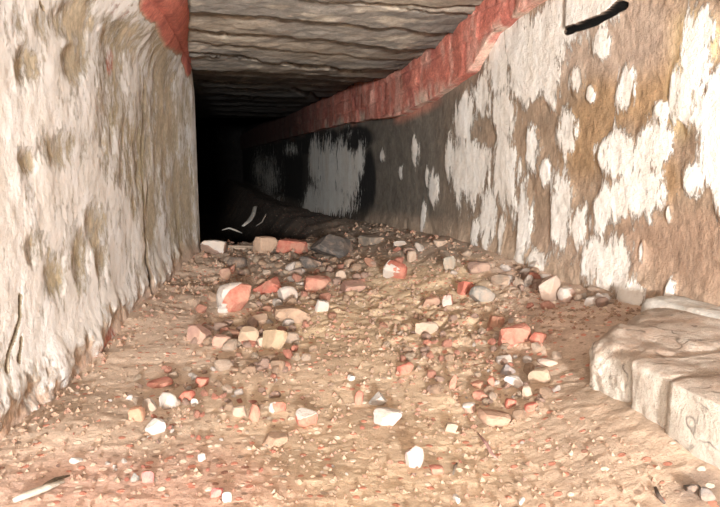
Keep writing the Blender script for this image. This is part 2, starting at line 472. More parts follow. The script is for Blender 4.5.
# ------------------------------------------------------------------ ceiling of rough split slabs laid across the passage
def CEIL_EDGES():
    e = [-3.0]
    random.seed(5)
    while e[-1] < 1.2: e.append(e[-1]+random.uniform(.16, .26))
    return e[:-1]+[1.35, 1.52, 1.70, 1.86, 2.0, 2.16, 2.33, 2.52, 2.78, 3.02, 3.35, 3.7, 4.1, 4.6, 5.1, 5.7, 6.3, 6.95]
def ceiling():
    ys = ysamp(1.25, 6.9, 420, np.linspace(-3, 1.22, 120))
    xs = np.linspace(-1.15, 1.0, 240)
    Y, X = np.meshgrid(ys, xs, indexing='ij')
    E = np.array(CEIL_EDGES())
    P = np.stack([X, Y, 0*X], -1)
    # ragged slab edges, skewed a little across the passage
    skew = .18*X*sstep(Y, 1.0, 2.6) + .10*(fbm(P, 2.2, 3, 14)-.5)*sstep(Y, .5, 2.5)
    ragged = .035*(fbm(P, 9, 4, 15)-.5)
    Yw = Y - skew - ragged*1.4
    idx = np.clip(np.searchsorted(E, Yw)-1, 0, len(E)-2)
    lo = E[idx]; hi = E[idx+1]
    f = (Yw-lo)/(hi-lo)
    ed = np.minimum(Yw-lo, hi-Yw)
    rs = np.random.RandomState(3).rand(len(E))
    r = rs[idx]
    gap = sstep(ed, .012, .003)*sstep(fbm(P, 3.0, 3, 44)+.12*(r-.5), .43, .52)
    edge = .5+.5*sstep(Y, 3, 1.5)
    z = ZC(Y)*1.0 + .016*(r-.5) - .016*(f-.5)
    # bedding: thin broken layers
    lay = fbm(P*np.array([.35, 1.3, 1]), 5, 4, 55)
    z = z + .016*(np.floor(lay*8)/8-.5) + .014*(fbm(P, 14, 4, 56)-.5) + .006*(fbm(P, 60, 3, 57)-.5)
    px, py = proj(np.stack([X, Y, ZC(Y)], -1))
    ck = np.zeros(X.shape)
    for pts, wd in (([(190, 51), (243, 57), (270, 61), (303, 67), (330, 68), (360, 72)], .9), ([(293, 90), (310, 95), (327, 102), (345, 97), (362, 91)], 1.3),
                    ([(330, 1), (380, 3), (440, 8), (485, 11)], .9), ([(190, 34), (225, 38)], .7), ([(320, 87), (362, 86)], .8), ([(200, 83), (250, 84)], .6)):
        ck = np.maximum(ck, sstep(seg(px, py, pts)+2.2*(fbm(P, 24, 3, 2)-.5), wd+1.0, wd*.4))
    gap = np.maximum(gap*.4, ck)
    z = z + gap*.05
    z = z + .01*sstep(X, .7, .9)
    n = fbm(P*np.array([.4, 1.5, 1]), 6, 4, 91)
    col = np.broadcast_to(np.array([.29, .255, .215]), P.shape).copy()
    col = mixc(col, (.33, .27, .205), sstep(n, .45, .65)*.7)
    col = mixc(col, (.19, .175, .155), sstep(1-n, .5, .68)*.6)
    pale = sstep(fbm(P*np.array([.5, 1.4, 1]), 16, 3, 93), .63, .70)
    col = mixc(col, (.50, .43, .34), pale*.6)
    col = mixc(col, (.02, .018, .016), gap)
    depth_dark = np.maximum(sstep(Y+.5*(n-.5), 2.1, 4.6)*.86, sstep(X+.2*(n-.5), .62, .92)*.55*sstep(Y, 1.6, 2.3))  # light falloff down the passage painted in; also darker toward the right wall
    col = mixc(col, (.028, .028, .030), depth_dark)
    P[..., 2] = z
    # close the far end of the slabs upward
    up = P[-1:, :, :].copy(); up[..., 2] += .4; up[..., 1] += .02
    P = np.concatenate([P, up], 0); col = np.concatenate([col, col[-1:]], 0)
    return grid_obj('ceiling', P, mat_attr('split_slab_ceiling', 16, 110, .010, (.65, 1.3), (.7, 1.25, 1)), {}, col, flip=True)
ceiling()

# ------------------------------------------------------------------ floor of trodden dirt and rubble
def floor():
    ys = ysamp(.50, 14, 520, np.linspace(-3, .47, 40))
    ts = np.linspace(0, 1, 460)
    Y, T = np.meshgrid(ys, ts, indexing='ij')
    xl = np.where(Y < 2.75, XL(np.minimum(Y, 2.72))-.12, -1.2)
    X = xl + (1.0-xl)*T
    Z = FZ(X, Y)
    P = np.stack([X, Y, 0*Z], -1)
    px, py = proj(np.stack([X, Y, Z], -1))
    n = fbm(P, 5, 4, 33); n2 = fbm(P, 14, 4, 34)
    col = np.broadcast_to(np.array([.58, .435, .32]), P.shape).copy()
    def blob(lst, c, k=1.0):
        nonlocal col
        e = ell(px, py, lst); col = mixc(col, c, np.clip(sstep(e+.3*(n2-.5), .15, .75)*k, 0, 1))
    blob([(370, 325, 110, 32), (430, 285, 80, 26)], (.62, .47, .31), .95)        # sandy path
    blob([(330, 450, 180, 60), (400, 400, 100, 50)], (.60, .455, .31), .8)
    blob([(150, 350, 60, 30), (90, 430, 110, 70), (60, 490, 120, 60)], (.57, .44, .34), .9)
    blob([(180, 300, 40, 40), (240, 270, 60, 30)], (.53, .40, .31), .8)
    blob([(620, 430, 80, 80), (600, 380, 50, 60)], (.50, .385, .29), .9)
    blob([(340, 240, 70, 22), (430, 245, 60, 18), (300, 262, 60, 16)], (.30, .24, .19), .85)
    blob([(700, 490, 24, 22)], (.22, .18, .16), .7)
    blob([(120, 490, 150, 30), (215, 480, 60, 30)], (.56, .33, .26), .6)
    blob([(575, 300, 60, 45), (530, 275, 40, 20)], (.62, .48, .39), .9)
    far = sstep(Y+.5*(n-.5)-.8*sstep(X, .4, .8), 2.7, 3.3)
    col = mixc(col, (.05, .042, .038), far*.88)  # light falloff past the crest painted into the floor colour
    col = mixc(col, (.34, .24, .17), sstep(n, .5, .7)*.30)
    rub = np.exp(-((X-.25)/.35)**2-((Y-2.0)/.6)**2) + np.exp(-((X-.55)/.28)**2-((Y-1.25)/.4)**2)
    cr = np.clip(.35+.8*rub+.5*np.exp(-((X+.05)/.2)**2-((Y-.75)/.15)**2) - .5*np.nan_to_num(ell(px, py, [(370, 325, 90, 22)])), 0, 1)
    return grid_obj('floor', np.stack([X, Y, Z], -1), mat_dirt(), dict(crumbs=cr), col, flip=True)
floor()

# ------------------------------------------------------------------ the dark end: recess beyond the left wall, far wall, higher vault
def dark_shell():
    m, nt, b = nodes('unlit_black_masonry')
    c = coords(nt)
    nt.links.new(mixn(nt, mapr(nt, noise(nt, c, 6, 8, .7), .4, .7), (.010, .009, .009), (.028, .025, .023)), b.inputs['Base Color'])  # near-black colour stands in for the lack of light here
    bump(nt, b, noise(nt, c, 14, 8, .7), .04)
    def g(name, f, a, bb, n=60, mm=40):
        U, V = np.meshgrid(np.linspace(*a, n), np.linspace(*bb, mm), indexing='ij')
        P = f(U, V); P = P + .05*(fbm(P, 5, 3, 7)-.5)[..., None]
        grid_obj(name, P, m)
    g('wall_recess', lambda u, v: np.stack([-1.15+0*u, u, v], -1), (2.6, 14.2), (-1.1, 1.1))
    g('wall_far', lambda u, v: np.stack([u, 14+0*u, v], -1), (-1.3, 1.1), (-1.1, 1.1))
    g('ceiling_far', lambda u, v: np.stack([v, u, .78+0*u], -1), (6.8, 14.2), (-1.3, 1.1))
dark_shell()
def back_wall():
    P = np.stack(np.meshgrid(np.linspace(-1.2, 1.0, 40), np.linspace(-.6, .6, 30), indexing='ij'), -1)
    X, Z = P[..., 0], P[..., 1]
    Q = np.stack([X, -2.95+0*X, Z], -1)
    Q[..., 1] += .03*(fbm(Q, 6, 3, 3)-.5)
    grid_obj('wall_back', Q, mat_attr('back_render'), {}, np.broadcast_to(np.array([.4, .33, .25]), Q.shape).copy())
back_wall()

# ------------------------------------------------------------------ chunks of rubble
def chunk(w, d, h, rng, boxy=.5, cuts=5, sub=3, rough=.06, seed=None):
    """broken lump: an ellipsoid/box blend flattened by random break planes; size w*d*h metres"""
    bm = bmesh.new()
    bmesh.ops.create_icosphere(bm, subdivisions=sub, radius=1)
    co = np.array([v.co[:] for v in bm.verts])
    mx = np.abs(co).max(1, keepdims=True)
    co = co*(1-boxy) + (co/mx)*.86*boxy
    planes = []
    for k in range(cuts):
        n = np.array([rng.gauss(0, 1), rng.gauss(0, 1), rng.gauss(0, .8)]); n /= np.linalg.norm(n)
        planes.append((n, rng.uniform(.50, .82)))
    for n, t in planes:
        dd = co @ n - t
        co = co - np.where(dd > 0, dd, 0)[:, None]*n
    s = rng.randint(0, 999)
    nn = fbm(co+5, 2.5, 4, s)-.5
    co = co*(1+rough*2*nn[:, None])
    mn, mxx = co.min(0), co.max(0)
    co = (co-(mn+mxx)/2)/(mxx-mn)
    co = co*np.array([w, d, h])
    for v, c in zip(bm.verts, co): v.co = c
    bm.normal_update()
    return bm

def crust_from(bm, direc, thr, t):
    """thin coat over the faces of a chunk that look one way"""
    b2 = bm.copy(); b2.normal_update()
    dv = Vector(direc).normalized()
    bad = [f for f in b2.faces if f.normal.dot(dv) + .25*f.calc_center_median().normalized().dot(dv) < thr]
    bmesh.ops.delete(b2, geom=bad, context='FACES')
    if not b2.faces: return None
    b2.normal_update()
    for v in b2.verts: v.co += v.normal*t
    r = bmesh.ops.extrude_face_region(b2, geom=b2.faces[:])
    for v in [g for g in r['geom'] if isinstance(g, bmesh.types.BMVert)]: v.co -= v.normal*t*1.8
    b2.normal_update()
    bmesh.ops.recalc_face_normals(b2, faces=b2.faces[:])
    return b2

RED = (.52, .17, .12); SALM = (.62, .25, .18); PINK = (.60, .35, .28); WHT = (.80, .73, .67); TAN = (.50, .34, .235)
GREY = (.34, .33, .30); BRN = (.36, .22, .15); PALE = (.66, .52, .41); DUSK = (.42, .28, .23); DARK = (.12, .105, .095); RUST = (.50, .22, .14)
DUSTW = (.62, .50, .40)

def place(name, px, py, w, h, col, label, cat, flat=1.0, boxy=.6, crust=None, dust=.3, yaw=None, tilt=.25, deep=1.0, cuts=5, cc=WHT, rough=.05):
    rng = random.Random(int(px*7+py*13))
    gx, gy, gz = hit(px, py+h*.38)
    dist = math.sqrt(gx*gx+gy*gy+gz*gz)
    k = gy*_c*1.0 + gx*_s               # depth along the view direction
    W = w*k/F*1.06; H = h*k/F*flat*.95
    D = W*.8*deep
    bm = chunk(W, D, H, rng, boxy, cuts, 3, rough)
    yaw = rng.uniform(-.5, .5) if yaw is None else yaw
    e = Euler((rng.uniform(-tilt, tilt)*.6, rng.uniform(-tilt, tilt), yaw-.2))
    cr = None
    if crust:
        Minv = e.to_matrix().inverted()
        cr = crust_from(bm, Minv @ Vector(crust), .58, max(.0012, H*.035))
    if cr:
        o = bpy.data.objects.new(name, None); C.objects.link(o)
        body = link('core', bm, mat_rock(col, dust), o); c2 = link('mortar_crust', cr, mat_rock(cc, .35, DUSTW), o)
        c2['label'] = 'pale mortar crust'
    else:
        o = link(name, bm, mat_rock(col, dust))
    o.location = (gx, gy+D*.15, gz+H*.30); o.rotation_euler = e
    tag(o, label, cat)
    return o

BF, PC, ST = 'brick_fragment', 'plaster_chunk', 'stone'
TL = (-.5, -.5, .7); TOP = (0, -.2, 1)
L = [
 (PC, 214, 247, 24, 17, DUSK, 'mauve and white wedge of masonry lying at the end of the left wall', 'rubble', dict(crust=(-.3, -.3, 1), boxy=.4)),
 (ST, 266, 245, 21, 23, (.66, .46, .33), 'tan faceted block with a white front arris at the edge of the dark', 'stone', dict(boxy=.8, yaw=.8, cuts=3)),
 (BF, 294, 247, 28, 17, RED, 'dull red flat brick piece right of the tan faceted block', 'brick', dict(boxy=.9, cuts=2, dust=.2)),
 (BF, 236, 296, 34, 34, RED, 'largest red brick lump, rounded, with white mortar on its left side', 'brick', dict(crust=(-.9, -.3, .7), boxy=.5)),
 (BF, 270, 287, 30, 16, RED, 'long orange-red brick piece leaning between the large lump and a white shard', 'brick', dict(boxy=.8, tilt=.6, dust=.1)),
 (PC, 289, 294, 18, 22, WHT, 'upright pointed white plaster shard behind the flat tan slab', 'plaster', dict(boxy=.2, cuts=7)),
 (ST, 293, 314, 36, 20, TAN, 'flat tan slab tilted over a black gap in the upper rubble', 'stone', dict(boxy=.8, deep=1.2, cuts=4, dust=.1)),
 (BF, 317, 284, 24, 22, SALM, 'dusty pink brick block right of the white pointed shard', 'brick', dict(boxy=.8)),
 (BF, 396, 271, 21, 20, RED, 'lone red brick chunk with pale left edge on the far end of the sandy path', 'brick', dict(crust=(-1, -.2, .3), boxy=.7, dust=.1)),
 (BF, 353, 287, 28, 12, PINK, 'low flat pink brick piece over a dark gap, left of the lone red chunk', 'brick', dict(boxy=.8)),
 (PC, 341, 276, 11, 16, PALE, 'small pale upright plaster point above the low flat pink piece', 'plaster', dict(boxy=.2)),
 (ST, 322, 306, 12, 16, GREY, 'small grey upright chip below the dusty pink block', 'stone', dict(crust=(-.2, -.8, .2))),
 (BF, 466, 288, 15, 16, RED, 'bright red brick bit touching the round grey stone', 'brick', dict(dust=0, boxy=.5)),
 (ST, 483, 294, 25, 20, (.42, .41, .37), 'round grey-green stone beside a bright red brick bit', 'stone', dict(boxy=.2, cuts=3, dust=.2)),
 (BF, 514, 334, 31, 25, SALM, 'large square salmon brick block right of the sandy path', 'brick', dict(boxy=.95, cuts=2, dust=.05, yaw=.1, tilt=.1)),
 (BF, 497, 322, 16, 15, RUST, 'rust brown brick bit against the left side of the salmon block', 'brick', {}),
 (BF, 539, 338, 16, 14, RED, 'rusty red brick bit right of the salmon block', 'brick', dict(dust=.1)),
 (PC, 505, 360, 16, 10, WHT, 'white plaster bit just below the salmon block', 'plaster', {}),
 (ST, 508, 370, 14, 14, (.40, .36, .35), 'mauve-grey stone bit between two white plaster bits', 'stone', dict(dust=.1)),
 (PC, 515, 382, 21, 14, WHT, 'white rounded plaster lump above the round tan-pink slab', 'plaster', dict(boxy=.3, dust=.05)),
 (ST, 496, 414, 32, 26, (.66, .43, .31), 'flat round tan-pink slab with dark gap under its front edge', 'stone', dict(boxy=.3, flat=.55, deep=1.5, cuts=3, dust=.1, tilt=.12)),
 (BF, 511, 403, 11, 12, RED, 'small red brick nub on the right rim of the round tan-pink slab', 'brick', dict(dust=.05)),
 (BF, 532, 408, 13, 11, RED, 'small red brick nub standing clear right of the round slab', 'brick', dict(dust=.05)),
 (PC, 527, 392, 10, 18, PALE, 'narrow cream plaster sliver between the white lump and the clear red nub', 'plaster', {}),
 (PC, 428, 328, 22, 18, PALE, 'cream and pink plaster lump on the right side of the sandy path', 'plaster', dict(boxy=.3)),
 (PC, 389, 418, 28, 18, (.86, .66, .62), 'white and pink plaster chunk in the open middle of the floor', 'plaster', dict(crust=(-.2, 0, 1), dust=0)),
 (PC, 378, 400, 18, 16, (.70, .68, .64), 'grey-white jagged plaster piece directly above the white and pink chunk', 'plaster', dict(cuts=8, dust=.05)),
 (BF, 359, 397, 9, 19, SALM, 'thin pink brick sliver left of the grey-white plaster piece', 'brick', dict(dust=.05, boxy=.3)),
 (PC, 352, 378, 8, 7, WHT, 'tiny bright white lime pellet above the thin pink sliver', 'plaster', dict(dust=0)),
 (BF, 405, 368, 17, 12, RED, 'small red wedge of brick at the lower edge of the sandy path', 'brick', dict(dust=.15)),
 (BF, 307, 418, 22, 18, RED, 'salmon red brick lump with pale dusty top, lower centre', 'brick', dict(crust=(0, .3, 1), dust=.1, boxy=.4)),
 (ST, 276, 441, 26, 12, TAN, 'thin flat tan shard casting a black line of shade below the centre rubble', 'stone', dict(boxy=.7, deep=1.2, dust=.1)),
 (BF, 278, 408, 15, 14, RED, 'small red brick bit with pale side, left of the salmon lump', 'brick', dict(crust=(-1, 0, .3))),
 (BF, 255, 413, 11, 24, SALM, 'orange-pink upright brick sliver left of centre', 'brick', dict(boxy=.3)),
 (PC, 240, 412, 14, 14, PALE, 'cream plaster bit with dark underside beside the orange-pink sliver', 'plaster', {}),
 (PC, 156, 426, 20, 18, WHT, 'round white plaster lump, lowest of the left-hand heap', 'plaster', dict(boxy=.3, dust=.05)),
 (PC, 168, 400, 20, 20, WHT, 'white plaster lump under the salmon tile piece in the left-hand heap', 'plaster', dict(boxy=.3, dust=.1)),
 (BF, 159, 383, 26, 10, SALM, 'flat salmon tile piece topping the left-hand heap', 'brick', dict(boxy=.9, dust=.05, flat=.8)),
 (BF, 187, 396, 16, 14, RED, 'deep red brick bit right of the white lump in the left-hand heap', 'brick', dict(dust=0)),
 (BF, 202, 382, 13, 12, RED, 'red brick bit at the upper right of the left-hand heap', 'brick', dict(dust=.1)),
 (PC, 195, 402, 8, 8, WHT, 'little white plaster bead under the deep red brick bit', 'plaster', dict(dust=0)),
 (BF, 136, 414, 17, 18, (.60, .32, .2), 'orange-brown brick lump at the left of the left-hand heap', 'brick', dict(dust=.25)),
 (ST, 149, 405, 14, 16, (.52, .43, .36), 'beige-grey stone in the middle of the left-hand heap', 'stone', {}),
 (PC, 129, 398, 9, 7, WHT, 'small white plaster bit at the far left of the left-hand heap', 'plaster', dict(dust=0)),
 (PC, 415, 457, 19, 26, (.86, .68, .62), 'pinkish white pointed plaster shard near the front', 'plaster', dict(boxy=.2, dust=.05, cuts=7)),
 (BF, 437, 470, 14, 11, SALM, 'orange brick nub right of the pinkish white shard near the front', 'brick', dict(dust=.1)),
 (PC, 457, 495, 6, 20, WHT, 'curved white splinter at the bottom edge, left of the thinner one', 'splinter', dict(boxy=.1, dust=0, flat=.4, deep=3)),
 (PC, 522, 499, 5, 18, WHT, 'thin white splinter leaning right at the bottom edge', 'splinter', dict(boxy=.1, dust=0, flat=.4, deep=3, yaw=-.6)),
 (BF, 148, 478, 11, 17, (.70, .28, .25), 'pink-red brick bit among crumbs at the bottom left', 'brick', dict(dust=.1)),
 (BF, 217, 493, 12, 12, (.66, .2, .18), 'crimson brick bit at the bottom edge left of a white bit', 'brick', dict(dust=.05)),
 (PC, 227, 498, 10, 14, WHT, 'white plaster bit right of the crimson brick bit at the bottom edge', 'plaster', dict(dust=0)),
 (PC, 202, 457, 8, 11, WHT, 'single white plaster grain above the crimson brick bit', 'plaster', dict(dust=0)),
 (ST, 135, 477, 9, 12, GREY, 'dark grey pebble left of the pink-red brick bit', 'stone', dict(dust=0)),
 (BF, 199, 334, 24, 24, (.56, .33, .27), 'mauve-pink dusty brick lump near the foot of the left wall', 'brick', dict(boxy=.6)),
 (BF, 224, 341, 22, 16, PINK, 'pinkish dusty stone right of the mauve-pink lump', 'brick', {}),
 (ST, 249, 336, 20, 26, (.62, .46, .32), 'upright beige lump under the largest red brick lump', 'stone', dict(boxy=.4)),
 (ST, 276, 338, 26, 28, (.60, .44, .28), 'rounded sandy lump right under the flat tan slab', 'stone', dict(boxy=.3, dust=.2)),
 (PC, 263, 342, 10, 14, PALE, 'small cream bit wedged between the beige and the sandy lumps', 'plaster', {}),
 (BF, 281, 366, 22, 10, SALM, 'low salmon brick piece half buried below the sandy lump', 'brick', dict(dust=.3)),
 (BF, 257, 320, 24, 12, (.60, .42, .30), 'broad dusty brown piece left of the flat tan slab', 'brick', dict(dust=.4)),
 (PC, 223, 310, 10, 8, WHT, 'small white chip at the lower left of the largest red brick lump', 'plaster', dict(dust=0)),
 (ST, 450, 263, 12, 18, (.40, .40, .34), 'grey-green upright stone at the foot of the right wall, far back', 'stone', {}),
 (PC, 440, 243, 14, 8, PALE, 'pale flat plaster bit where the floor meets the dark part of the right wall', 'plaster', {}),
 (PC, 400, 244, 12, 8, WHT, 'white chip far back on the brown bank', 'plaster', {}),
 (PC, 412, 256, 9, 14, PALE, 'upright cream bit right of the lone red chunk', 'plaster', {}),
 (PC, 550, 288, 22, 34, (.70, .55, .46), 'tall pale pink lump of fallen render leaning on the right wall', 'plaster', dict(boxy=.3, rough=.1)),
 (BF, 568, 294, 18, 16, (.62, .40, .33), 'reddish and white lump right of the tall pale pink one', 'brick', dict(crust=(-.6, -.5, .8))),
 (PC, 591, 302, 14, 12, WHT, 'white jagged shard between the wall foot and the masonry ledge', 'plaster', dict(cuts=8, dust=.1)),
 (PC, 574, 278, 18, 8, PALE, 'low cream piece at the wall foot behind the reddish and white lump', 'plaster', {}),
 (PC, 609, 292, 40, 10, PALE, 'long pale strip of fallen render sloping along the foot of the right wall', 'plaster', dict(boxy=.5, yaw=-1.1, deep=.6, tilt=.1)),
 (PC, 536, 266, 12, 12, WHT, 'white knob of plaster stuck at the wall foot, farther than the tall pink lump', 'plaster', {}),
 (ST, 480, 267, 22, 14, DUSK, 'brown-mauve stone lying at the wall foot above the round grey-green stone', 'stone', dict(dust=.3)),
 (ST, 505, 280, 22, 12, (.52, .42, .33), 'half-buried brown stone between the grey-green stone and the wall', 'stone', dict(dust=.4)),
 (BF, 478, 386, 12, 9, RUST, 'rust-red bit, left one of a cluster left of the white rounded lump', 'brick', {}),
 (BF, 491, 382, 8, 12, RED, 'upright red bit in the cluster left of the white rounded lump', 'brick', {}),
 (BF, 482, 396, 15, 10, SALM, 'salmon bit, lowest of the cluster left of the white rounded lump', 'brick', {}),
 (BF, 453, 383, 7, 22, SALM, 'thin red upright sliver in the rubble left of the cluster', 'brick', dict(boxy=.3)),
 (BF, 470, 408, 13, 12, PINK, 'pale pink bit left of the round tan-pink slab', 'brick', dict(crust=(-.5, 0, 1))),
 (PC, 452, 428, 14, 10, PALE, 'cream bit below and left of the round tan-pink slab', 'plaster', {}),
 (BF, 432, 302, 18, 12, (.66, .36, .26), 'faint red flat brick piece sunk in the sandy path', 'brick', dict(dust=.45)),
 (BF, 448, 301, 10, 16, SALM, 'red and white upright bit right of the sunken flat brick', 'brick', dict(crust=(-.3, -1, 0), dust=.2)),
 (PC, 548, 362, 20, 8, (.74, .60, .52), 'low pinkish-cream bit right of the salmon block', 'plaster', {}),
 (ST, 540, 376, 22, 18, (.56, .44, .32), 'dusty brown round stone right of the white rounded lump', 'stone', dict(dust=.4)),
 (ST, 336, 246, 46, 28, DARK, 'big dark grey hump of stone at the back before the pale wall patch', 'stone', dict(boxy=.3, dust=.05, rough=.12)),
 (ST, 312, 262, 24, 16, DARK, 'dark stone below the red flat brick piece at the back', 'stone', dict(dust=.1)),
 (ST, 372, 240, 22, 12, (.2, .17, .14), 'flat brown-grey stone right of the dark hump', 'stone', dict(dust=.2)),
 (ST, 237, 262, 17, 13, (.16, .13, .11), 'dark stone sitting behind the largest red brick lump', 'stone', dict(dust=.1)),
 (BF, 226, 274, 10, 16, (.52, .30, .22), 'small pinkish brick bit above the largest red brick lump', 'brick', {}),
 (PC, 267, 273, 8, 8, PALE, 'small cream chip in front of the tan faceted block', 'plaster', dict(dust=0)),
 (ST, 297, 272, 14, 10, (.30, .24, .22), 'dull mauve stone between the dusty pink block and the red flat brick', 'stone', {}),
 (ST, 693, 488, 16, 14, DARK, 'dark grey stone in the hollow at the bottom right corner', 'stone', dict(dust=.1)),
 (ST, 708, 496, 15, 14, (.22, .19, .17), 'dark brown stone nearest the bottom right corner', 'stone', dict(dust=.1)),
 (PC, 76, 462, 12, 6, WHT, 'thin white crumb on the bare dirt at the lower left', 'plaster', dict(dust=.1)),
]
for n_, px, py, w, h, col, lab, cat, kw in L:
    place(n_, px, py, w, h, col, lab, cat, **kw)

# small repeats, each its own object
def scatter(name, cols, label, cat, group, count, box, size, seed, dust=.3):
    rng = random.Random(seed)
    protos = []
    for k in range(5):
        bm = chunk(1, rng.uniform(.7, 1), rng.uniform(.5, .85), rng, rng.uniform(.2, .8), 6, 2, .06)
        me = bpy.data.meshes.new(name); bm.to_mesh(me); bm.free()
        me.materials.append(mat_rock(cols[k % len(cols)], dust)); protos.append(me)
    n = 0; tries = 0
    while n < count and tries < count*30:
        tries += 1
        cx, cy, rx, ry = box[rng.randrange(len(box))]
        a = rng.uniform(0, 6.283); r = math.sqrt(rng.random())
        px, py = cx+rx*r*math.cos(a), cy+ry*r*math.sin(a)
        gx, gy, gz = hit(px, py)
        if gx > .865 or gx < float(XL(min(gy, 2.7)))+.03: continue
        if gx > .50 and gy < 1.02 and gx > .50: 
            if px > 590: continue
        s = rng.uniform(*size)*(gy/1.4)**.35
        o = bpy.data.objects.new(name, protos[n % 5]); C.objects.link(o)
        o.scale = (s, s, s)
        o.location = (gx, gy, float(FZ(gx, gy))+s*.22)
        o.rotation_euler = (rng.uniform(-.6, .6), rng.uniform(-.6, .6), rng.uniform(0, 6.28))
        tag(o, label, cat, group)
        n += 1

UP_L = [(235, 325, 55, 30), (300, 300, 50, 28), (260, 350, 60, 30)]
RT_B = [(470, 360, 70, 45), (440, 335, 60, 30), (520, 380, 50, 40)]
LOW_L = [(180, 470, 70, 36), (215, 440, 60, 50)]
BACK = [(420, 262, 70, 18), (330, 272, 60, 14), (250, 272, 45, 12)]
FOOT = [(560, 296, 45, 18), (525, 280, 30, 14), (600, 298, 24, 10)]
OPEN = [(380, 430, 170, 70), (560, 430, 60, 60), (90, 440, 60, 50)]
LHEAP = [(175, 395, 45, 30), (245, 385, 50, 30)]
for k, (nm, tone, cat) in enumerate([('brick_chip', [RED, SALM, RUST], 'brick chip'), ('plaster_chip', [WHT, PALE], 'plaster chip'), ('stone_chip', [TAN, DUSK, (.5, .4, .3)], 'stone chip')]):
    cn = ('red', 'pale', 'brown')[k]; wn = ('brick', 'plaster', 'stone')[k]
    scatter(nm, tone, 'small %s %s chip in the upper rubble spread left of the sandy path' % (cn, wn), cat, '%s chips in the upper left rubble' % cn, (26, 18, 48)[k], UP_L, (.014, .036), 100+k)
    scatter(nm, tone, 'small %s %s chip in the rubble right of the sandy path' % (cn, wn), cat, '%s chips right of the path' % cn, (28, 18, 48)[k], RT_B, (.010, .027), 200+k)
    scatter(nm, tone, 'tiny %s %s chip in the bottom left crumbs' % (cn, wn), cat, '%s chips at the bottom left' % cn, (16, 14, 6)[k], LOW_L, (.006, .012), 300+k, .15)
    scatter(nm, tone, 'small %s %s chip on the far bank before the dark' % (cn, wn), cat, '%s chips on the far bank' % cn, (10, 8, 20)[k], BACK, (.016, .042), 400+k)
    scatter(nm, tone, 'small %s %s chip along the foot of the right wall' % (cn, wn), cat, '%s chips along the right wall foot' % cn, (8, 20, 14)[k], FOOT, (.012, .040), 500+k)
    scatter(nm, tone, 'small %s %s chip between the left-hand heap and the sandy lump' % (cn, wn), cat, '%s chips around the left-hand heap' % cn, (16, 12, 30)[k], LHEAP, (.008, .022), 600+k)
    scatter(nm, tone, 'tiny lone %s %s chip on the open front floor' % (cn, wn), cat, '%s chips on the open floor' % cn, (8, 14, 10)[k], OPEN, (.004, .009), 700+k, .15)

# uncountable crumbs
def gravel():
    rng = random.Random(77); nr = np.random.RandomState(7)
    V = []; Fc = []; mi = []
    base = np.array([[1, 0, 0], [-1, 0, 0], [0, 1, 0], [0, -1, 0], [0, 0, 1], [0, 0, -1]], float)
    faces = [(0, 2, 4), (2, 1, 4), (1, 3, 4), (3, 0, 4), (2, 0, 5), (1, 2, 5), (3, 1, 5), (0, 3, 5)]
    cnt = 0
    while cnt < 6000:
        y = 1/rng.uniform(1/3.3, 1/.52); xl = float(XL(min(y, 2.7)))+.01
        x = rng.uniform(xl, .87)
        if x > .5 and y < 1.0: continue
        dens = .35+math.exp(-((x-.25)/.35)**2-((y-2.0)/.6)**2)+math.exp(-((x-.5)/.25)**2-((y-1.25)/.4)**2)+.6*math.exp(-((x-xl)/.07)**2)+.6*math.exp(-((x-.85)/.08)**2)
        if rng.random() > dens: continue
        V.append((x, y)); cnt += 1
    V = np.array(V); z = FZ(V[:, 0], V[:, 1])
    co = []; 
    for i, (x, y) in enumerate(V):
        s = (.0010+.0036*rng.random()**2.5)*(1+.9*max(0, y-.6))
        b = base*nr.uniform(.6, 1.3, (6, 1))*s
        a = rng.uniform(0, 6.28); ca, sa = math.cos(a), math.sin(a)
        b = np.stack([b[:, 0]*ca-b[:, 1]*sa, b[:, 0]*sa+b[:, 1]*ca, b[:, 2]*.8], -1)
        b = b + np.array([x, y, z[i]+s*.35])
        co.append(b)
        Fc += [tuple(6*i+q for q in f) for f in faces]
        m = rng.choice([0, 0, 1, 1, 2, 2, 3, 3, 4]); mi += [m]*8
    co = np.concatenate(co)
    me = bpy.data.meshes.new('gravel'); me.from_pydata(co.tolist(), [], Fc)
    for c in ((.56, .27, .2), (.62, .48, .37), TAN, (.46, .31, .21), DUSK): me.materials.append(mat_rock(c, .5))
    me.polygons.foreach_set('material_index', np.array(mi, np.int32))
    o = bpy.data.objects.new('gravel', me); C.objects.link(o)
    tag(o, 'fine crumbs of brick, plaster and grit strewn over the dirt floor', 'gravel', kind='stuff')
gravel()

# ------------------------------------------------------------------ plastered masonry ledge along the right wall
def rough_block(x0, x1, y0, y1, z0, z1, r, amp, seed, shear=0, n=34):
    bm = bmesh.new(); bmesh.ops.create_cube(bm, size=2)
    bmesh.ops.subdivide_edges(bm, edges=bm.edges[:], cuts=n, use_grid_fill=True)
    co = np.array([v.co[:] for v in bm.verts])
    h = np.array([x1-x0, y1-y0, z1-z0])/2; c = np.array([x1+x0, y1+y0, z1+z0])/2
    p = co*h; q = np.clip(p, -(h-r), h-r); d = p-q
    ln = np.linalg.norm(d, axis=1, keepdims=True); nrm = d/np.maximum(ln, 1e-6)
    p = np.where(ln > 1e-6, q+nrm*r, p)
    w = p+c
    a = amp*2*(fbm(w+3, 14, 4, seed)-.5) + amp*.6*(fbm(w+3, 45, 3, seed+4)-.5)
    w = w + nrm*a[:, None]
    t = sstep(w[:, 1], y0, y1)
    w[:, 1] += shear*(w[:, 0]-x0)*t
    for v, k in zip(bm.verts, w): v.co = k
    bm.normal_update(); return bm

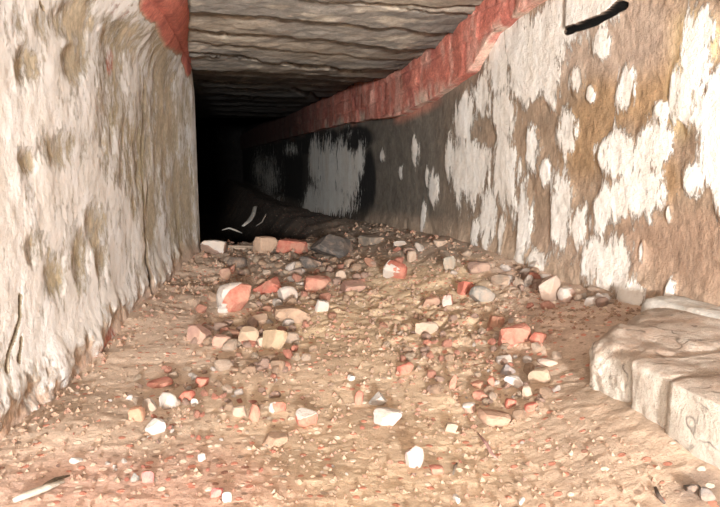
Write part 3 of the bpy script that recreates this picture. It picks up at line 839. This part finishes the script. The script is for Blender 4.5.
def ledge():
    root = bpy.data.objects.new('masonry_ledge', None); C.objects.link(root)
    root.location = (.7, .6, -.40)
    tag(root, 'low block-built ledge with flaking white plaster along the right wall foot', 'ledge')
    m, nt, b = nodes('ledge_plaster')
    c = coords(nt)
    geo = N(nt, 'ShaderNodeNewGeometry'); sp = N(nt, 'ShaderNodeSeparateXYZ'); nt.links.new(geo.outputs['Normal'], sp.inputs[0])
    d = mth(nt, 'ADD', mapr(nt, sp.outputs[2], .2, .8, -.08, .30), mth(nt, 'MULTIPLY', mth(nt, 'SUBTRACT', noise(nt, c, 18, 8, .7, .4), .5), 1.5))
    col = mixn(nt, mapr(nt, d, -.12, .55), (.76, .70, .61), (.50, .36, .27))
    col = mixn(nt, mapr(nt, noise(nt, c, 55, 6, .75), .55, .70, 0, .6), col, (.40, .28, .19))
    nt.links.new(col, b.inputs['Base Color'])
    vo = N(nt, 'ShaderNodeTexVoronoi', feature='DISTANCE_TO_EDGE'); vo.inputs['Scale'].default_value = 9
    wn = N(nt, 'ShaderNodeTexNoise'); wn.inputs['Scale'].default_value = 22; nt.links.new(c, wn.inputs['Vector'])
    nt.links.new(mixn(nt, .12, c, wn.outputs['Color']), vo.inputs['Vector'])
    ckk = mapr(nt, vo.outputs['Distance'], .0, .035, .75, 0)
    ckk = mth(nt, 'MULTIPLY', ckk, mapr(nt, noise(nt, c, 12, 3), .48, .56))
    col = mixn(nt, ckk, col, (.10, .07, .05)); nt.links.new(col, b.inputs['Base Color'])
    h = bump(nt, b, noise(nt, c, 38, 8, .75), .014)
    bump(nt, b, noise(nt, c, 140, 5, .7), .004, .8, h)
    def part(name, bm, mm=m, lab=None):
        bmesh.ops.translate(bm, verts=bm.verts[:], vec=-root.location)
        o = link(name, bm, mm, root, True)
        if lab: o['label'] = lab
    part('block', rough_block(.555, .895, .688, .80, -.375, -.264, .026, .016, 5, .70), lab='far end block, rounded and browner')
    part('block', rough_block(.549, .895, .613, .686, -.370, -.264, .005, .008, 9, .04), lab='whitest block')
    part('block', rough_block(.538, .895, .20, .611, -.372, -.262, .005, .009, 13, 0), lab='near block')
    part('footing', rough_block(.556, .895, .20, .76, -.43, -.362, .012, .014, 21), mat_rock((.46, .35, .26), .4), 'eroded brown footing')
    part('plaster_ridge', rough_block(.80, .905, .2, 1.00, -.33, -.256, .024, .012, 31), mat_rock((.88, .85, .78), .12, (.62, .48, .36)), 'white plaster ridge against the wall')
ledge()

# ------------------------------------------------------------------ strips, sticks
def tube(name, pts, radii, mat, label, cat, flatz=1.0, sides=8):
    bm = bmesh.new(); rings = []
    pts = [Vector(p) for p in pts]
    for i, p in enumerate(pts):
        t = (pts[min(i+1, len(pts)-1)]-pts[max(i-1, 0)]).normalized()
        a = t.cross(Vector((0, 0, 1)));  a = a.normalized() if a.length > 1e-3 else Vector((1, 0, 0))
        u = a.cross(t)
        rings.append([bm.verts.new(p+(a*math.cos(k*2*math.pi/sides)+u*flatz*math.sin(k*2*math.pi/sides))*radii[i]) for k in range(sides)])
    for r0, r1 in zip(rings[:-1], rings[1:]):
        for k in range(sides): bm.faces.new((r0[k], r0[(k+1) % sides], r1[(k+1) % sides], r1[k]))
    bm.faces.new(rings[0][::-1]); bm.faces.new(rings[-1])
    bmesh.ops.recalc_face_normals(bm, faces=bm.faces[:])
    o = link(name, bm, mat, None, True); return tag(o, label, cat)

def on_floor(px, py, up=0, y=None):
    if y is None: x, yy, z = hit(px, py); return (x, yy, z+up)
    d = ray(px, py); return (d[0]*y, y, d[2]*y)
mw = mat_rock((.55, .53, .48), .1)
# dark debris beyond the crest
tube('curled_strip', [on_floor(*p, y=3.25+.1*i) for i, p in enumerate([(243, 226), (249, 221), (253, 215), (255, 207), (257, 206)])], [.008, .014, .013, .011, .006], mw,
     'pale curled strip sticking up out of the dark heap at the back', 'strip', .3)
tube('curled_strip', [on_floor(*p, y=3.2) for p in [(222, 230), (229, 228), (235, 230), (242, 233)]], [.006, .013, .014, .006], mw,
     'pale flat strip lying left of and below the curled one in the dark', 'strip', .35)
tube('curled_strip', [on_floor(*p, y=3.5) for p in [(256, 226), (262, 222), (266, 214)]], [.006, .009, .006], mat_rock((.25, .24, .22), .1),
     'dim thin strip right of the curled strip in the dark', 'strip', .4)
rngd = random.Random(4)
def boulder(px, py, y, w, h, col, label):
    d = ray(px, py); rng = random.Random(px)
    k = y*_c+d[0]*y*_s
    bm = chunk(w*k/F, w*k/F*.9, h*k/F, rng, .4, 6, 3, .1)
    o = link('stone', bm, mat_rock(col, .05)); o.location = (d[0]*y, y, d[2]*y); o.rotation_euler = (.1, .2, rng.uniform(0, 3))
    tag(o, label, 'stone')
tube('stick', [on_floor(p[0], p[1], .006) for p in [(14, 506), (28, 500), (44, 494), (64, 486)]], [.003, .005, .005, .003], mat_rock((.72, .66, .56), .2),
     'pale bleached stick lying on the dirt in the lower left corner', 'stick', .8)
tube('twig', [on_floor(p[0], p[1], .003) for p in [(36, 497), (47, 487), (56, 483), (70, 478)]], [.0015, .003, .0025, .001], mat_rock((.12, .10, .07), .1),
     'dark crooked twig just above the pale bleached stick', 'twig')
tube('splinter', [on_floor(p[0], p[1], .003) for p in [(478, 436), (486, 446), (492, 457), (498, 463)]], [.001, .0028, .0028, .001], mat_rock((.74, .45, .42), .1),
     'thin pink and pale splinter below the round tan-pink slab', 'splinter', .5)
tube('twig', [on_floor(p[0], p[1], .003) for p in [(655, 493), (658, 500), (664, 506)]], [.0018, .0025, .0018], mat_rock((.10, .08, .07), .05),
     'short dark twig on the dirt near the hollow at the bottom right', 'twig')
tube('twig', [on_floor(p[0], p[1], .003) for p in [(453, 478), (455, 470), (457, 466)]], [.001, .0022, .001], mat_rock((.16, .13, .10), .05),
     'tiny dark twig right of the orange brick nub near the front', 'twig')

# ------------------------------------------------------------------ camera
cam_d = bpy.data.cameras.new('camera'); cam_d.sensor_width = 36; cam_d.lens = 36*F/720
cam_d.clip_start = .02; cam_d.clip_end = 60
cam = bpy.data.objects.new('camera', cam_d); C.objects.link(cam)
Mx = Matrix((RT, UP, -FW)).transposed()
cam.matrix_world = Mx.to_4x4()
bpy.context.scene.camera = cam

# ------------------------------------------------------------------ light: the photographer's flash and an added, unseen fill light behind
def light(name, kind, loc, energy, col, size, aim=None):
    d = bpy.data.lights.new(name, kind); d.energy = energy; d.color = col
    if kind == 'AREA': d.shape = 'DISK'; d.size = size
    else: d.shadow_soft_size = size
    o = bpy.data.objects.new(name, d); C.objects.link(o); o.location = loc
    if aim is not None:
        o.rotation_euler = (Vector(aim)-Vector(loc)).to_track_quat('-Z', 'Y').to_euler()
    return o
light('flash', 'POINT', (-.04, -.25, .18), 10.5, (1, .985, .96), .03)
light('added_fill', 'AREA', (-.30, -2.5, .16), 165, (1, .985, .965), .30, (.50, 3.0, -.02))  # not a lamp of the place; added to carry light deeper

w = bpy.data.worlds.new('world'); bpy.context.scene.world = w; w.use_nodes = True
w.node_tree.nodes['Background'].inputs[0].default_value = (0, 0, 0, 1)
w.node_tree.nodes['Background'].inputs[1].default_value = 0
vs = bpy.context.scene.view_settings
vs.view_transform = 'Standard'; vs.look = 'None'; vs.gamma = 1; vs.exposure = 1.02; vs.use_curve_mapping = False
